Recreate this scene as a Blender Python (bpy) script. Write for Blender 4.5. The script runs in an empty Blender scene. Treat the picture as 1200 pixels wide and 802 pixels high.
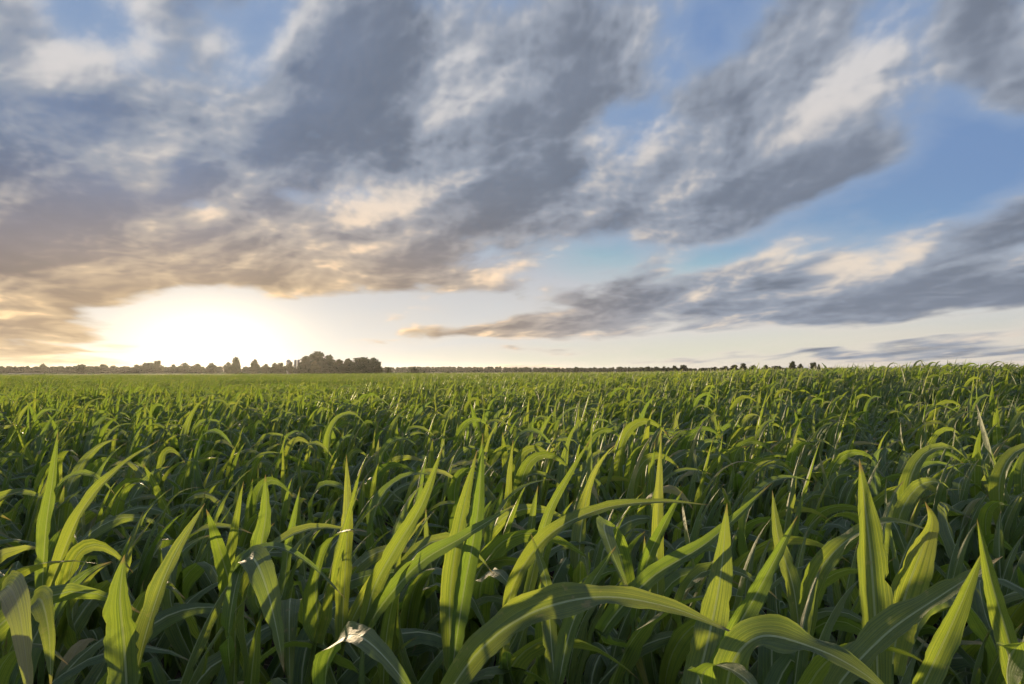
import bpy, bmesh, math, random
import numpy as np
from mathutils import Vector, Matrix
R = math.radians
scene = bpy.context.scene
col = scene.collection

# ------------------------------------------------------------------ camera
F = 800.0                      # focal length in photo pixels (1200 wide)
EYE = Vector((0.0, 0.0, 1.80))
PITCH = math.atan(34.0 / F)
cam_data = bpy.data.cameras.new('camera')
cam_data.sensor_width = 36.0
cam_data.lens = 36.0 * F / 1200.0
cam_data.clip_start = 0.05
cam_data.clip_end = 20000.0
cam = bpy.data.objects.new('camera', cam_data)
cam.location = EYE
cam.rotation_euler = (math.pi / 2 + PITCH, 0, 0)
col.objects.link(cam)
scene.camera = cam

def pix_dir(px, py):
    x = (px - 600.0) / F
    z = (401.0 - py) / F
    c, s = math.cos(PITCH), math.sin(PITCH)
    return Vector((x, c - z * s, s + z * c)).normalized()

# ------------------------------------------------------------------ world sky
SUN_DIR = pix_dir(247, 400)
SUN_AZ = math.atan2(SUN_DIR.x, SUN_DIR.y)      # from +Y towards +X
SUN_EL = math.asin(SUN_DIR.z)

world = bpy.data.worlds.new('World')
scene.world = world
world.use_nodes = True
nt = world.node_tree
nt.nodes.clear()

class E:
    """tiny expression wrapper over math nodes"""
    def __init__(self, s): self.s = s
    @staticmethod
    def op(kind, *a, clamp=False):
        n = nt.nodes.new('ShaderNodeMath'); n.operation = kind; n.use_clamp = clamp
        for i, v in enumerate(a):
            if isinstance(v, E): nt.links.new(v.s, n.inputs[i])
            else: n.inputs[i].default_value = v
        return E(n.outputs[0])
    def __add__(s, o): return E.op('ADD', s, o)
    def __radd__(s, o): return E.op('ADD', s, o)
    def __sub__(s, o): return E.op('SUBTRACT', s, o)
    def __rsub__(s, o): return E.op('SUBTRACT', o, s)
    def __mul__(s, o): return E.op('MULTIPLY', s, o)
    def __rmul__(s, o): return E.op('MULTIPLY', s, o)
    def __truediv__(s, o): return E.op('DIVIDE', s, o)
    def __pow__(s, o): return E.op('POWER', s, o)

def clamp01(e): return E.op('ADD', e, 0.0, clamp=True)
def smooth(e, a, b):
    n = nt.nodes.new('ShaderNodeMapRange'); n.interpolation_type = 'SMOOTHSTEP'
    nt.links.new(e.s, n.inputs['Value'])
    n.inputs['From Min'].default_value = a; n.inputs['From Max'].default_value = b
    return E(n.outputs[0])
def comb(x, y, z=0.0):
    n = nt.nodes.new('ShaderNodeCombineXYZ')
    for i, v in enumerate((x, y, z)):
        if isinstance(v, E): nt.links.new(v.s, n.inputs[i])
        else: n.inputs[i].default_value = v
    return n.outputs[0]
def mixc(f, a, b):
    n = nt.nodes.new('ShaderNodeMix'); n.data_type = 'RGBA'
    if isinstance(f, E): nt.links.new(f.s, n.inputs['Factor'])
    else: n.inputs['Factor'].default_value = f
    for v, k in ((a, 6), (b, 7)):
        if isinstance(v, tuple): n.inputs[k].default_value = (*v, 1)
        else: nt.links.new(v, n.inputs[k])
    return n.outputs[2]
def vmath(kind, a, b=None, scale=None):
    n = nt.nodes.new('ShaderNodeVectorMath'); n.operation = kind
    for i, v in enumerate((a, b)):
        if v is None: continue
        if isinstance(v, tuple): n.inputs[i].default_value = v
        else: nt.links.new(v, n.inputs[i])
    if scale is not None:
        if isinstance(scale, E): nt.links.new(scale.s, n.inputs['Scale'])
        else: n.inputs['Scale'].default_value = scale
    return n.outputs['Value'] if kind in ('DOT_PRODUCT', 'LENGTH') else n.outputs['Vector']
def noise(vec, scale, detail, rough, lac=2.0, dist=0.0):
    n = nt.nodes.new('ShaderNodeTexNoise'); n.noise_dimensions = '3D'
    nt.links.new(vec, n.inputs['Vector'])
    n.inputs['Scale'].default_value = scale; n.inputs['Detail'].default_value = detail
    n.inputs['Roughness'].default_value = rough; n.inputs['Lacunarity'].default_value = lac
    n.inputs['Distortion'].default_value = dist
    return n

tc = nt.nodes.new('ShaderNodeTexCoord')
D = tc.outputs['Generated']
sep = nt.nodes.new('ShaderNodeSeparateXYZ'); nt.links.new(D, sep.inputs[0])
dx, dy, dz = (E(sep.outputs[i]) for i in range(3))
zpos = E.op('MAXIMUM', dz, 0.0)
zc = zpos + 0.085
az = E.op('ARCTAN2', dx, dy)
el = E.op('ARCSINE', dz)

# cloud plane coordinates, cloud streets run away from the viewer towards a point left of centre
STREET = math.atan2(470 - 600, F)
ca, sa = math.cos(STREET), math.sin(STREET)
along = (dx * sa + dy * ca) / zc
across = (dx * ca - dy * sa) / zc
Q = comb(along * 0.42, across, 3.7)
warp = noise(Q, 1.1, 2, 0.5)
wv = vmath('SUBTRACT', warp.outputs['Color'], (0.5, 0.5, 0.5))
Qw = vmath('ADD', Q, vmath('SCALE', wv, scale=0.6))
n1 = E(noise(Qw, 1.15, 4, 0.5).outputs['Fac'])
# billows: clouds have height, so their small forms do not flatten towards the horizon
tilt = E.op('LOGARITHM', E.op('MAXIMUM', el, 0.0) + 0.10, math.e) * 0.60
BA = vmath('ADD', comb(az + el * -0.25, tilt, 1.3), vmath('SCALE', wv, scale=0.09))
bil = E(noise(BA, 4.4, 10, 0.55, 2.1, 0.12).outputs['Fac'])
LOFF = (-0.026, 0.024, 0.0)                     # towards the light, in azimuth / height
bilS = E(noise(BA, 4.4, 4, 0.5, 2.1, 0.12).outputs['Fac'])
bil2 = E(noise(vmath('ADD', BA, LOFF), 4.4, 4, 0.5, 2.1, 0.12).outputs['Fac'])
def puffs(vec):
    n = nt.nodes.new('ShaderNodeTexVoronoi'); n.voronoi_dimensions = '2D'; n.feature = 'SMOOTH_F1'; n.normalize = True
    nt.links.new(vec, n.inputs['Vector'])
    n.inputs['Scale'].default_value = 10.5; n.inputs['Detail'].default_value = 3.0; n.inputs['Roughness'].default_value = 0.55
    n.inputs['Smoothness'].default_value = 0.6; n.inputs['Randomness'].default_value = 1.0
    return E(n.outputs['Distance'])
fw = noise(BA, 9.0, 5, 0.6)
BP = vmath('ADD', BA, vmath('SCALE', vmath('SUBTRACT', fw.outputs['Color'], (0.5, 0.5, 0.5)), scale=0.055))
pf = puffs(BP); pf2 = puffs(vmath('ADD', BP, (-0.009, 0.009, 0.0)))
broad = E(noise(vmath('ADD', Qw, (5.0, 2.0, 9.0)), 1.5, 3, 0.5).outputs['Fac'])
# large clouds and gaps: (px, py, half length, half height, tilt deg, weight)
BLOBS = [
    (300, 130, 560, 280, 0, 0.19), (560, 200, 330, 200, 20, 0.10), (120, 310, 330, 90, 0, 0.14),
    (430, 90, 150, 200, 15, 0.14), (650, 240, 170, 75, 0, 0.22), (250, 315, 240, 60, -5, 0.14),
    (60, 235, 160, 140, 0, 0.14), (470, 300, 130, 50, 0, 0.12), (680, 40, 120, 110, 40, 0.16),
    (900, 60, 150, 60, 35, 0.16), (760, 150, 60, 160, -40, 0.10),
    (950, 145, 280, 80, 33, 0.20), (960, 205, 170, 50, 20, 0.16), (860, 345, 130, 40, 10, 0.20),
    (970, 318, 190, 28, 18, 0.20), (1170, 272, 120, 36, 15, 0.24), (1120, 352, 190, 32, 5, 0.22),
    (700, 350, 140, 30, 12, 0.20), (580, 385, 210, 15, 6, 0.30), (1185, 70, 70, 130, 20, 0.30),
    (810, 250, 120, 50, 25, 0.22), (60, 385, 200, 18, 3, 0.24), (90, 410, 170, 8, 2, 0.22), (600, 413, 140, 7, 1, 0.25),
    (1000, 420, 340, 9, 1, 0.30), (1130, 402, 160, 10, 4, 0.24), (480, 375, 40, 6, 0, 0.1),
    # gaps
    (110, 20, 130, 50, -35, -0.20), (305, 45, 36, 80, -30, -0.17), (560, 125, 70, 50, 20, -0.17),
    (745, 160, 60, 230, -38, -0.20), (1120, 225, 220, 60, 22, -0.36), (900, 265, 170, 26, 22, -0.22),
    (430, 232, 60, 26, 0, -0.16), (560, 290, 70, 26, 0, -0.22), (165, 215, 44, 16, 10, -0.17),
    (430, 378, 330, 56, 0, -0.26), (780, 408, 520, 24, 0, -0.24), (850, 25, 110, 50, 30, -0.12), (1060, 20, 60, 60, 30, -0.16),
    (240, 395, 180, 50, 0, -0.40), (700, 300, 90, 26, 20, -0.22), (1060, 110, 60, 22, 35, -0.08),
    (330, 230, 60, 16, -20, -0.14), (60, 160, 50, 26, 20, -0.14), (640, 120, 40, 50, 30, -0.12), (250, 250, 60, 18, 0, -0.12), (520, 215, 50, 30, 30, -0.10), (1130, 170, 60, 60, -30, -0.18), (1040, 385, 260, 14, 3, -0.16), (820, 300, 70, 20, 25, -0.14),
]
# lighter and darker bodies among them
TONES = [
    (110, 15, 150, 70, -30, 0.28), (300, 50, 70, 90, -30, 0.35), (545, 130, 110, 70, 25, 0.40), (990, 105, 110, 45, 33, 0.50),
    (785, 245, 80, 40, 35, 0.55), (925, 288, 60, 26, 25, 0.60), (1050, 295, 110, 20, 14, 0.45), (440, 240, 90, 40, 0, 0.45),
    (690, 140, 30, 60, -40, 0.40), (750, 45, 26, 40, -40, 0.4), (850, 335, 80, 22, 12, 0.3), (1060, 360, 90, 20, 4, 0.25), (340, 300, 120, 40, 0, 0.25),
    (650, 245, 180, 70, 0, -0.25), (400, 150, 170, 120, -30, -0.24), (960, 205, 170, 50, 20, -0.31), (1165, 275, 130, 44, 12, -0.37),
    (1130, 350, 220, 42, 4, -0.31), (60, 250, 200, 120, 0, -0.24), (690, 60, 150, 110, 30, -0.14), (1180, 60, 110, 120, 20, -0.28),
    (740, 345, 150, 36, 10, -0.25), (880, 360, 130, 26, 6, -0.19), (230, 180, 120, 60, 30, -0.12), (580, 385, 190, 18, 6, -0.19),
]
AE = comb(az, el, 0.0)
def blob_sum(blobs):
    acc = None
    for (px, py, a, b, t, w) in blobs:
        d = pix_dir(px, py)
        a0, e0 = math.atan2(d.x, d.y), math.asin(d.z)
        m = nt.nodes.new('ShaderNodeMapping'); m.vector_type = 'TEXTURE'
        m.inputs['Location'].default_value = (a0, e0, 0)
        m.inputs['Rotation'].default_value = (0, 0, R(t))
        k = math.cos(a0) ** 2
        m.inputs['Scale'].default_value = (a * 1.3 / F * k, b * 1.3 / F * math.sqrt(k), 1)
        nt.links.new(AEw, m.inputs['Vector'])
        g = nt.nodes.new('ShaderNodeTexGradient'); g.gradient_type = 'SPHERICAL'
        nt.links.new(m.outputs[0], g.inputs[0])
        gs = smooth(E(g.outputs['Fac']), 0.0, 1.0)
        acc = gs * w if acc is None else E.op('MULTIPLY_ADD', gs, w, acc)
    return acc
AEw = vmath('ADD', AE, vmath('SCALE', wv, scale=0.05))
macro = blob_sum(BLOBS)
tones = blob_sum(TONES)

dens = n1 * 0.6 + 0.165 + (bil - 0.5) * 0.92 + (0.42 - pf) * 0.42 + macro
cover = smooth(dens, 0.43, 0.66)
thick = smooth(dens, 0.52, 0.92)
lit = (bilS - bil2)                              # flanks that face the light
# clear air
sky = nt.nodes.new('ShaderNodeTexSky'); sky.sky_type = 'NISHITA'
sky.sun_disc = False
sky.sun_elevation = SUN_EL
sky.sun_rotation = SUN_AZ
sky.altitude = 100.0
sky.air_density = 1.0; sky.dust_density = 0.6; sky.ozone_density = 2.0
sundot = E(vmath('DOT_PRODUCT', D, tuple(SUN_DIR)))
sang = E.op('ARCCOSINE', E.op('MINIMUM', sundot, 1.0))
hi = smooth(el, 0.0, 0.26)
gain = mixc(hi, (3.3, 3.4, 6.0), (2.2, 2.85, 4.5))
mul = nt.nodes.new('ShaderNodeMix'); mul.data_type = 'RGBA'; mul.blend_type = 'MULTIPLY'
mul.inputs['Factor'].default_value = 1.0
nt.links.new(sky.outputs[0], mul.inputs[6]); nt.links.new(gain, mul.inputs[7])
clear = mul.outputs[2]
clear = vmath('MINIMUM', clear, (6.7, 6.5, 6.1))
# lifted, milky air towards the horizon away from the sun (x10: Background strength is 0.1)
clear = mixc(smooth(el, 0.16, 0.0) * 0.82, clear, (6.3, 6.2, 5.9))
clear = mixc(smooth(el, 0.0, 0.26) * 0.8, clear, (1.7, 2.55, 4.2))

# cloud bodies
near_sun = smooth(sang, 0.75, 0.08)
low = smooth(el, 0.30, 0.03)
warm = near_sun * low
dark = mixc(smooth(az, 0.0, -0.6) * 0.85, (1.70, 1.98, 2.55), (1.25, 1.75, 2.85))
dark = mixc(warm, dark, (3.3, 2.25, 1.35))
light = mixc(clamp01(warm * 1.2), mixc(smooth(el, 0.12, 0.45), (7.2, 6.2, 5.2), (5.8, 5.7, 5.8)), (13.0, 8.6, 4.6))
shade = smooth(0.12 + (1.0 - thick) * 0.34 + lit * 3.2 + (broad - 0.5) * 1.1 + (bil - bilS) * 1.1 + (pf2 - pf) * 1.5 + tones, -0.25, 1.10)
dark = vmath('SCALE', dark, scale=0.72 + (bil * 0.8 + broad * 0.4 - 0.6) * 1.1 + 0.25)
mid = mixc(clamp01(warm * 1.2), (2.75, 3.1, 3.75), (5.4, 3.9, 2.4))
cloud = mixc(smooth(shade, 0.0, 0.5), dark, mixc(smooth(shade, 0.4, 1.0), mid, light))
veil = smooth(dens, 0.22, 0.58) * 0.7             # thin veil round the bodies
clear = mixc(veil, clear, mixc(hi, (7.0, 6.4, 5.6), (2.7, 3.5, 4.9)))
air = mixc(cover * 0.97, clear, cloud)
# bright air round the sun itself
ge = (az - SUN_AZ) * (az - SUN_AZ) * 120.0 + (el - SUN_EL) * (el - SUN_EL) * 520.0
glow = E.op('EXPONENT', ge * -1.0) * 9.0 + E.op('EXPONENT', sang * -8.0) * 3.0
gl = vmath('SCALE', mixc(0.0, (1.0, 0.74, 0.40), (1, 1, 1)), scale=glow * (1.0 - cover * 0.6))
final = vmath('ADD', air, gl)
final = vmath('MINIMUM', final, (13.0, 12.6, 12.0))
bg = nt.nodes.new('ShaderNodeBackground'); bg.inputs['Strength'].default_value = 0.08
out = nt.nodes.new('ShaderNodeOutputWorld')
nt.links.new(final, bg.inputs['Color']); nt.links.new(bg.outputs[0], out.inputs['Surface'])

# ------------------------------------------------------------------ sun and exposure
sl = bpy.data.lights.new('sun', 'SUN')
sl.energy = 5.0; sl.angle = R(0.6); sl.color = (1.0, 0.76, 0.46)
sun = bpy.data.objects.new('sun', sl)
sun.rotation_euler = SUN_DIR.to_track_quat('Z', 'Y').to_euler()
sun.location = (0, 0, 50)
col.objects.link(sun)
vs = scene.view_settings
vs.view_transform = 'Standard'; vs.look = 'None'; vs.exposure = 0.5; vs.gamma = 1.0
scene.cycles.use_denoising = True
scene.cycles.use_adaptive_sampling = True
scene.cycles.adaptive_threshold = 0.02
scene.cycles.adaptive_min_samples = 16
scene.cycles.max_bounces = 8
scene.cycles.transmission_bounces = 6
scene.cycles.diffuse_bounces = 3
scene.cycles.glossy_bounces = 2
scene.cycles.volume_bounces = 0
scene.cycles.sample_clamp_indirect = 4.0

def tag(o, label=None, cat=None, group=None, kind=None):
    for k, v in (('label', label), ('category', cat), ('group', group), ('kind', kind)):
        if v: o[k] = v
    return o

# ------------------------------------------------------------------ materials
def new_mat(name):
    m = bpy.data.materials.new(name); m.use_nodes = True
    m.node_tree.nodes.clear()
    return m, m.node_tree
def N(t, kind, **kw):
    n = t.nodes.new(kind)
    for k, v in kw.items(): setattr(n, k, v)
    return n
def M(t, op, a, b=None, c=None, clamp=False):
    n = N(t, 'ShaderNodeMath', operation=op, use_clamp=clamp)
    for i, v in enumerate((a, b, c)):
        if v is None: continue
        if isinstance(v, (int, float)): n.inputs[i].default_value = v
        else: t.links.new(v, n.inputs[i])
    return n.outputs[0]
def MR(t, v, a, b, c=0.0, d=1.0):
    n = N(t, 'ShaderNodeMapRange', interpolation_type='SMOOTHSTEP')
    t.links.new(v, n.inputs['Value'])
    for k, x in zip(('From Min', 'From Max', 'To Min', 'To Max'), (a, b, c, d)): n.inputs[k].default_value = x
    return n.outputs[0]
def MX(t, f, a, b, blend='MIX'):
    n = N(t, 'ShaderNodeMix', data_type='RGBA', blend_type=blend)
    if isinstance(f, (int, float)): n.inputs['Factor'].default_value = f
    else: t.links.new(f, n.inputs['Factor'])
    for v, k in ((a, 6), (b, 7)):
        if isinstance(v, tuple): n.inputs[k].default_value = (*v, 1)
        else: t.links.new(v, n.inputs[k])
    return n.outputs[2]
def NZ(t, scale, detail=3, rough=0.55, vec=None):
    n = N(t, 'ShaderNodeTexNoise')
    n.inputs['Scale'].default_value = scale; n.inputs['Detail'].default_value = detail; n.inputs['Roughness'].default_value = rough
    if vec is not None: t.links.new(vec, n.inputs['Vector'])
    return n.outputs['Fac']

def make_leaf_material():
    m, t = new_mat('maize_leaf')
    uv = N(t, 'ShaderNodeUVMap', uv_map='UVMap')
    sp = N(t, 'ShaderNodeSeparateXYZ'); t.links.new(uv.outputs[0], sp.inputs[0])
    u, v = sp.outputs[0], sp.outputs[1]
    tone = N(t, 'ShaderNodeAttribute', attribute_name='tone').outputs['Fac']
    rnd = N(t, 'ShaderNodeObjectInfo').outputs['Random']
    tr = M(t, 'FRACT', M(t, 'ADD', tone, rnd))
    du = M(t, 'ABSOLUTE', M(t, 'SUBTRACT', u, 0.5))
    rib = MR(t, du, 0.046, 0.020)
    edge = MR(t, du, 0.470, 0.498)
    geo = N(t, 'ShaderNodeTexCoord')
    # parallel veins and mottling along the blade
    st = N(t, 'ShaderNodeCombineXYZ')
    t.links.new(M(t, 'MULTIPLY', u, 26.0), st.inputs[0]); t.links.new(M(t, 'MULTIPLY', v, 1.6), st.inputs[1]); t.links.new(M(t, 'MULTIPLY', tr, 37.0), st.inputs[2])
    vein = NZ(t, 1.0, 3, 0.6, st.outputs[0])
    st2 = N(t, 'ShaderNodeCombineXYZ')
    t.links.new(M(t, 'MULTIPLY', u, 60.0), st2.inputs[0]); t.links.new(M(t, 'MULTIPLY', v, 0.8), st2.inputs[1]); t.links.new(M(t, 'MULTIPLY', tr, 91.0), st2.inputs[2])
    vein2 = NZ(t, 0.55, 3, 0.7, st2.outputs[0])
    blot = NZ(t, 9.0, 4, 0.6, geo.outputs['Object'])
    c = MX(t, tr, (0.054, 0.088, 0.034), (0.098, 0.128, 0.034))
    c = MX(t, M(t, 'MULTIPLY', MR(t, vein, 0.35, 0.70), 0.55), c, (0.090, 0.155, 0.050))
    c = MX(t, M(t, 'MULTIPLY', MR(t, blot, 0.50, 0.75), 0.30), c, (0.110, 0.150, 0.040))
    wide = NZ(t, 2.6, 3, 0.6, geo.outputs['Object'])
    c = MX(t, M(t, 'MULTIPLY', M(t, 'MULTIPLY', MR(t, v, 0.45, 1.0), MR(t, wide, 0.42, 0.62)), 0.55), c, (0.16, 0.17, 0.045))
    c = MX(t, MR(t, wide, 0.62, 0.36, 0.0, 0.45), c, (0.035, 0.070, 0.030))
    c = MX(t, M(t, 'MULTIPLY', rib, 0.9), c, (0.42, 0.48, 0.26))
    c = MX(t, M(t, 'MULTIPLY', edge, 0.5), c, (0.230, 0.270, 0.100))
    dry = M(t, 'MULTIPLY', MR(t, M(t, 'ADD', v, M(t, 'MULTIPLY', M(t, 'SUBTRACT', blot, 0.5), 0.10)), 0.93, 0.99), 0.8)
    c = MX(t, dry, c, (0.30, 0.21, 0.10))
    old = M(t, 'MULTIPLY', MR(t, tr, 0.86, 0.90), MR(t, M(t, 'ADD', v, M(t, 'MULTIPLY', M(t, 'SUBTRACT', wide, 0.5), 0.9)), 0.62, 0.80))
    c = MX(t, M(t, 'MULTIPLY', old, 0.85), c, (0.34, 0.26, 0.12))
    # torn, scorched flecks on a few blades
    fl = M(t, 'MULTIPLY', MR(t, NZ(t, 30.0, 3, 0.6, geo.outputs['Object']), 0.63, 0.70), MR(t, tr, 0.3, 0.8))
    c = MX(t, M(t, 'MULTIPLY', fl, 0.7), c, (0.26, 0.20, 0.09))
    bump = N(t, 'ShaderNodeBump'); bump.inputs['Strength'].default_value = 0.5; bump.inputs['Distance'].default_value = 0.003
    t.links.new(M(t, 'ADD', M(t, 'MULTIPLY', vein2, 1.0), M(t, 'MULTIPLY', rib, -0.8)), bump.inputs['Height'])
    b2 = N(t, 'ShaderNodeBump'); b2.inputs['Strength'].default_value = 0.55; b2.inputs['Distance'].default_value = 0.012
    t.links.new(NZ(t, 26.0, 3, 0.55, geo.outputs['Object']), b2.inputs['Height']); t.links.new(bump.outputs[0], b2.inputs['Normal']); bump = b2
    p = N(t, 'ShaderNodeBsdfPrincipled')
    t.links.new(c, p.inputs['Base Color']); t.links.new(bump.outputs[0], p.inputs['Normal'])
    t.links.new(MR(t, blot, 0.3, 0.7, 0.50, 0.68), p.inputs['Roughness'])
    p.inputs['Specular IOR Level'].default_value = 0.7
    tl = N(t, 'ShaderNodeBsdfTranslucent')
    tc_ = MX(t, tr, (0.36, 0.54, 0.050), (0.58, 0.66, 0.065))
    tc_ = MX(t, MR(t, vein2, 0.42, 0.62, 0.0, 0.75), tc_, (0.15, 0.27, 0.025))
    tc_ = MX(t, M(t, 'MULTIPLY', rib, 0.6), tc_, (0.30, 0.36, 0.10))
    tc_ = MX(t, dry, tc_, (0.35, 0.22, 0.08))
    t.links.new(tc_, tl.inputs['Color'])
    mx = N(t, 'ShaderNodeMixShader'); mx.inputs[0].default_value = 0.37
    t.links.new(p.outputs[0], mx.inputs[1]); t.links.new(tl.outputs[0], mx.inputs[2])
    o = N(t, 'ShaderNodeOutputMaterial'); t.links.new(mx.outputs[0], o.inputs[0])
    return m

def make_simple(name, c1, c2, scale, rough=0.8, bump=0.0, bscale=None, coord='Object', spec=0.3, translucent=None, tfac=0.35):
    m, t = new_mat(name)
    g = N(t, 'ShaderNodeTexCoord')
    nz = NZ(t, scale, 5, 0.6, g.outputs[coord])
    rnd = N(t, 'ShaderNodeObjectInfo').outputs['Random']
    c = MX(t, MR(t, nz, 0.3, 0.7), c1, c2)
    c = MX(t, M(t, 'MULTIPLY', rnd, 0.35), c, tuple(0.6 * a + 0.4 * b for a, b in zip(c1, c2)))
    p = N(t, 'ShaderNodeBsdfPrincipled'); t.links.new(c, p.inputs['Base Color'])
    p.inputs['Roughness'].default_value = rough; p.inputs['Specular IOR Level'].default_value = spec
    if bump:
        b = N(t, 'ShaderNodeBump'); b.inputs['Strength'].default_value = 0.8; b.inputs['Distance'].default_value = bump
        t.links.new(NZ(t, bscale or scale * 3, 6, 0.65, g.outputs[coord]), b.inputs['Height'])
        t.links.new(b.outputs[0], p.inputs['Normal'])
    o = N(t, 'ShaderNodeOutputMaterial')
    if translucent:
        tl = N(t, 'ShaderNodeBsdfTranslucent'); tl.inputs['Color'].default_value = (*translucent, 1)
        mx = N(t, 'ShaderNodeMixShader'); mx.inputs[0].default_value = tfac
        t.links.new(p.outputs[0], mx.inputs[1]); t.links.new(tl.outputs[0], mx.inputs[2]); t.links.new(mx.outputs[0], o.inputs[0])
    else:
        t.links.new(p.outputs[0], o.inputs[0])
    return m

MAT_LEAF = make_leaf_material()
MAT_STALK = make_simple('maize_stalk', (0.10, 0.17, 0.04), (0.17, 0.23, 0.07), 14, 0.55, translucent=(0.2, 0.28, 0.05), tfac=0.15)
MAT_SOIL = make_simple('soil', (0.030, 0.020, 0.014), (0.065, 0.045, 0.030), 6, 0.95, 0.03, 24)
MAT_LITTER = make_simple('dry_litter', (0.16, 0.12, 0.075), (0.25, 0.20, 0.13), 20, 0.9)
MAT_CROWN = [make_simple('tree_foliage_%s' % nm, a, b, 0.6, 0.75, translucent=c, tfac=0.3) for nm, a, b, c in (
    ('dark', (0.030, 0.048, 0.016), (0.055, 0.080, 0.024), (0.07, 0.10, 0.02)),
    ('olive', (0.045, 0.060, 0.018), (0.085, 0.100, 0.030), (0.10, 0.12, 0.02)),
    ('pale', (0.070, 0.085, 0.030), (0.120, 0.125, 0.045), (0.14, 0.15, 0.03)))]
MAT_BARK = make_simple('bark', (0.05, 0.04, 0.03), (0.10, 0.08, 0.06), 3, 0.9)
MAT_GRASSFIELD = make_simple('meadow', (0.075, 0.120, 0.028), (0.120, 0.165, 0.040), 0.05, 1.0, spec=0.0)
MAT_CROPFAR = make_simple('far_crop', (0.055, 0.090, 0.020), (0.085, 0.120, 0.026), 0.08, 1.0, 0.3, 0.9, spec=0.05)
MAT_STUBBLE = make_simple('stubble', (0.42, 0.38, 0.27), (0.52, 0.46, 0.33), 0.05, 0.9)
MAT_SILO = make_simple('silo_wall', (0.50, 0.44, 0.40), (0.62, 0.55, 0.50), 0.8, 0.6)
MAT_SILOCAP = make_simple('silo_cap', (0.20, 0.20, 0.21), (0.28, 0.28, 0.29), 1.0, 0.5)

# ------------------------------------------------------------------ terrain
def sst(x, a, b):
    t = np.clip((np.asarray(x, float) - a) / (b - a), 0, 1)
    return t * t * (3 - 2 * t)
def ground_h(x, y):
    x = np.asarray(x, float); y = np.asarray(y, float)
    r = np.hypot(x, y); a = np.arctan2(x, np.maximum(y, 0.01))
    front = sst(y, 0, 6)
    rise = 0.72 * sst(a, -0.10, 0.62) * sst(r, 7, 27) * (1 - sst(r, 60, 260))
    drop = -0.30 * sst(-a, -0.05, 0.5) * sst(r, 10, 50)
    roll = 0.05 * np.sin(x * 0.21 + 1.0) * np.cos(y * 0.17) * sst(r, 3, 12) * (1 - sst(r, 150, 300))
    return (rise + drop + roll) * front - 0.25 * sst(r, 120, 400) * (1 - sst(-a, -0.05, 0.5))
def gz(x, y): return float(ground_h(x, y))

def mesh_from(name, verts, faces, mat, uv=None, smooth=True, tone=None):
    me = bpy.data.meshes.new(name)
    verts = np.asarray(verts, np.float32); faces = np.asarray(faces, np.int32)
    k = faces.shape[1]
    me.vertices.add(len(verts)); me.vertices.foreach_set('co', verts.ravel())
    me.loops.add(faces.size); me.loops.foreach_set('vertex_index', faces.ravel())
    me.polygons.add(len(faces))
    me.polygons.foreach_set('loop_start', np.arange(0, faces.size, k, dtype=np.int32))
    me.polygons.foreach_set('use_smooth', np.full(len(faces), smooth))
    if uv is not None:
        l = me.uv_layers.new(name='UVMap')
        l.data.foreach_set('uv', np.asarray(uv, np.float32)[faces.ravel()].ravel())
    if tone is not None:
        at = me.attributes.new('tone', 'FLOAT', 'POINT')
        at.data.foreach_set('value', np.broadcast_to(np.asarray(tone, np.float32), (len(verts),)).copy())
    if mat: me.materials.append(mat)
    me.update(calc_edges=True); me.validate()
    return me
def link(name, me, parent=None):
    o = bpy.data.objects.new(name, me); col.objects.link(o)
    if parent: o.parent = parent
    return o

# ground sheet: rings out to the horizon
RG = 3000.0
rings = np.concatenate([[0.3], np.arange(0.8, 14, 0.4), np.geomspace(14.5, RG, 90)])
na = 240
ang = np.linspace(0, 2 * np.pi, na, endpoint=False)
rr, aa = np.meshgrid(rings, ang, indexing='ij')
gx, gy = rr * np.sin(aa), rr * np.cos(aa)
rngT = np.random.default_rng(5)
gzv = ground_h(gx, gy) + rngT.normal(0, 0.012, gx.shape) * (rr < 14)
gv = np.stack([gx, gy, gzv], -1).reshape(-1, 3)
i, j = np.meshgrid(np.arange(len(rings) - 1), np.arange(na), indexing='ij')
q = lambda i, j: i * na + (j % na)
gf = np.stack([q(i, j), q(i, j + 1), q(i + 1, j + 1), q(i + 1, j)], -1).reshape(-1, 4)
gv = np.vstack([gv, [[0, 0, gz(0, 0)]]])
ground = link('ground', mesh_from('ground', gv, gf[:, ::-1], MAT_SOIL))
tag(ground, 'dark brown soil of the crop field', 'ground', kind='structure')

def patch(name, label, r0, r1, a0, a1, mat, lift, nr=8, na_=60):
    """a strip of another crop lying on the ground between two distances"""
    rs = np.geomspace(r0, r1, nr + 1); as_ = np.linspace(a0, a1, na_ + 1)
    rr, aa = np.meshgrid(rs, as_, indexing='ij')
    x, y = rr * np.sin(aa), rr * np.cos(aa)
    v = np.stack([x, y, ground_h(x, y) + lift], -1).reshape(-1, 3)
    i, j = np.meshgrid(np.arange(nr), np.arange(na_), indexing='ij'); w = na_ + 1
    f = np.stack([i * w + j, (i + 1) * w + j, (i + 1) * w + j + 1, i * w + j + 1], -1).reshape(-1, 4)
    o = link(name, mesh_from(name, v, f, mat)); tag(o, label, 'field', kind='structure'); return o
def azp(px): return math.atan2(px - 600.0, F)
FAR = 170.0
patch('far_field', 'smooth dark green crop field beyond the corn', FAR - 4, 420, azp(-250), azp(1500), MAT_CROPFAR, 0.55, 14, 160)
patch('meadow', 'pale green meadow strip below the tree line', 420, RG - 20, azp(-300), azp(1500), MAT_GRASSFIELD, 0.10, 14, 120)
patch('stubble_strip', 'pale strip of stubble in front of the far woods', 640, 720, azp(10), azp(52), MAT_STUBBLE, 0.25, 2, 8)
patch('stubble_strip', 'thin pale stubble strip below the middle woodland', 620, 700, azp(500), azp(640), MAT_STUBBLE, 0.25, 2, 10)

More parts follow.
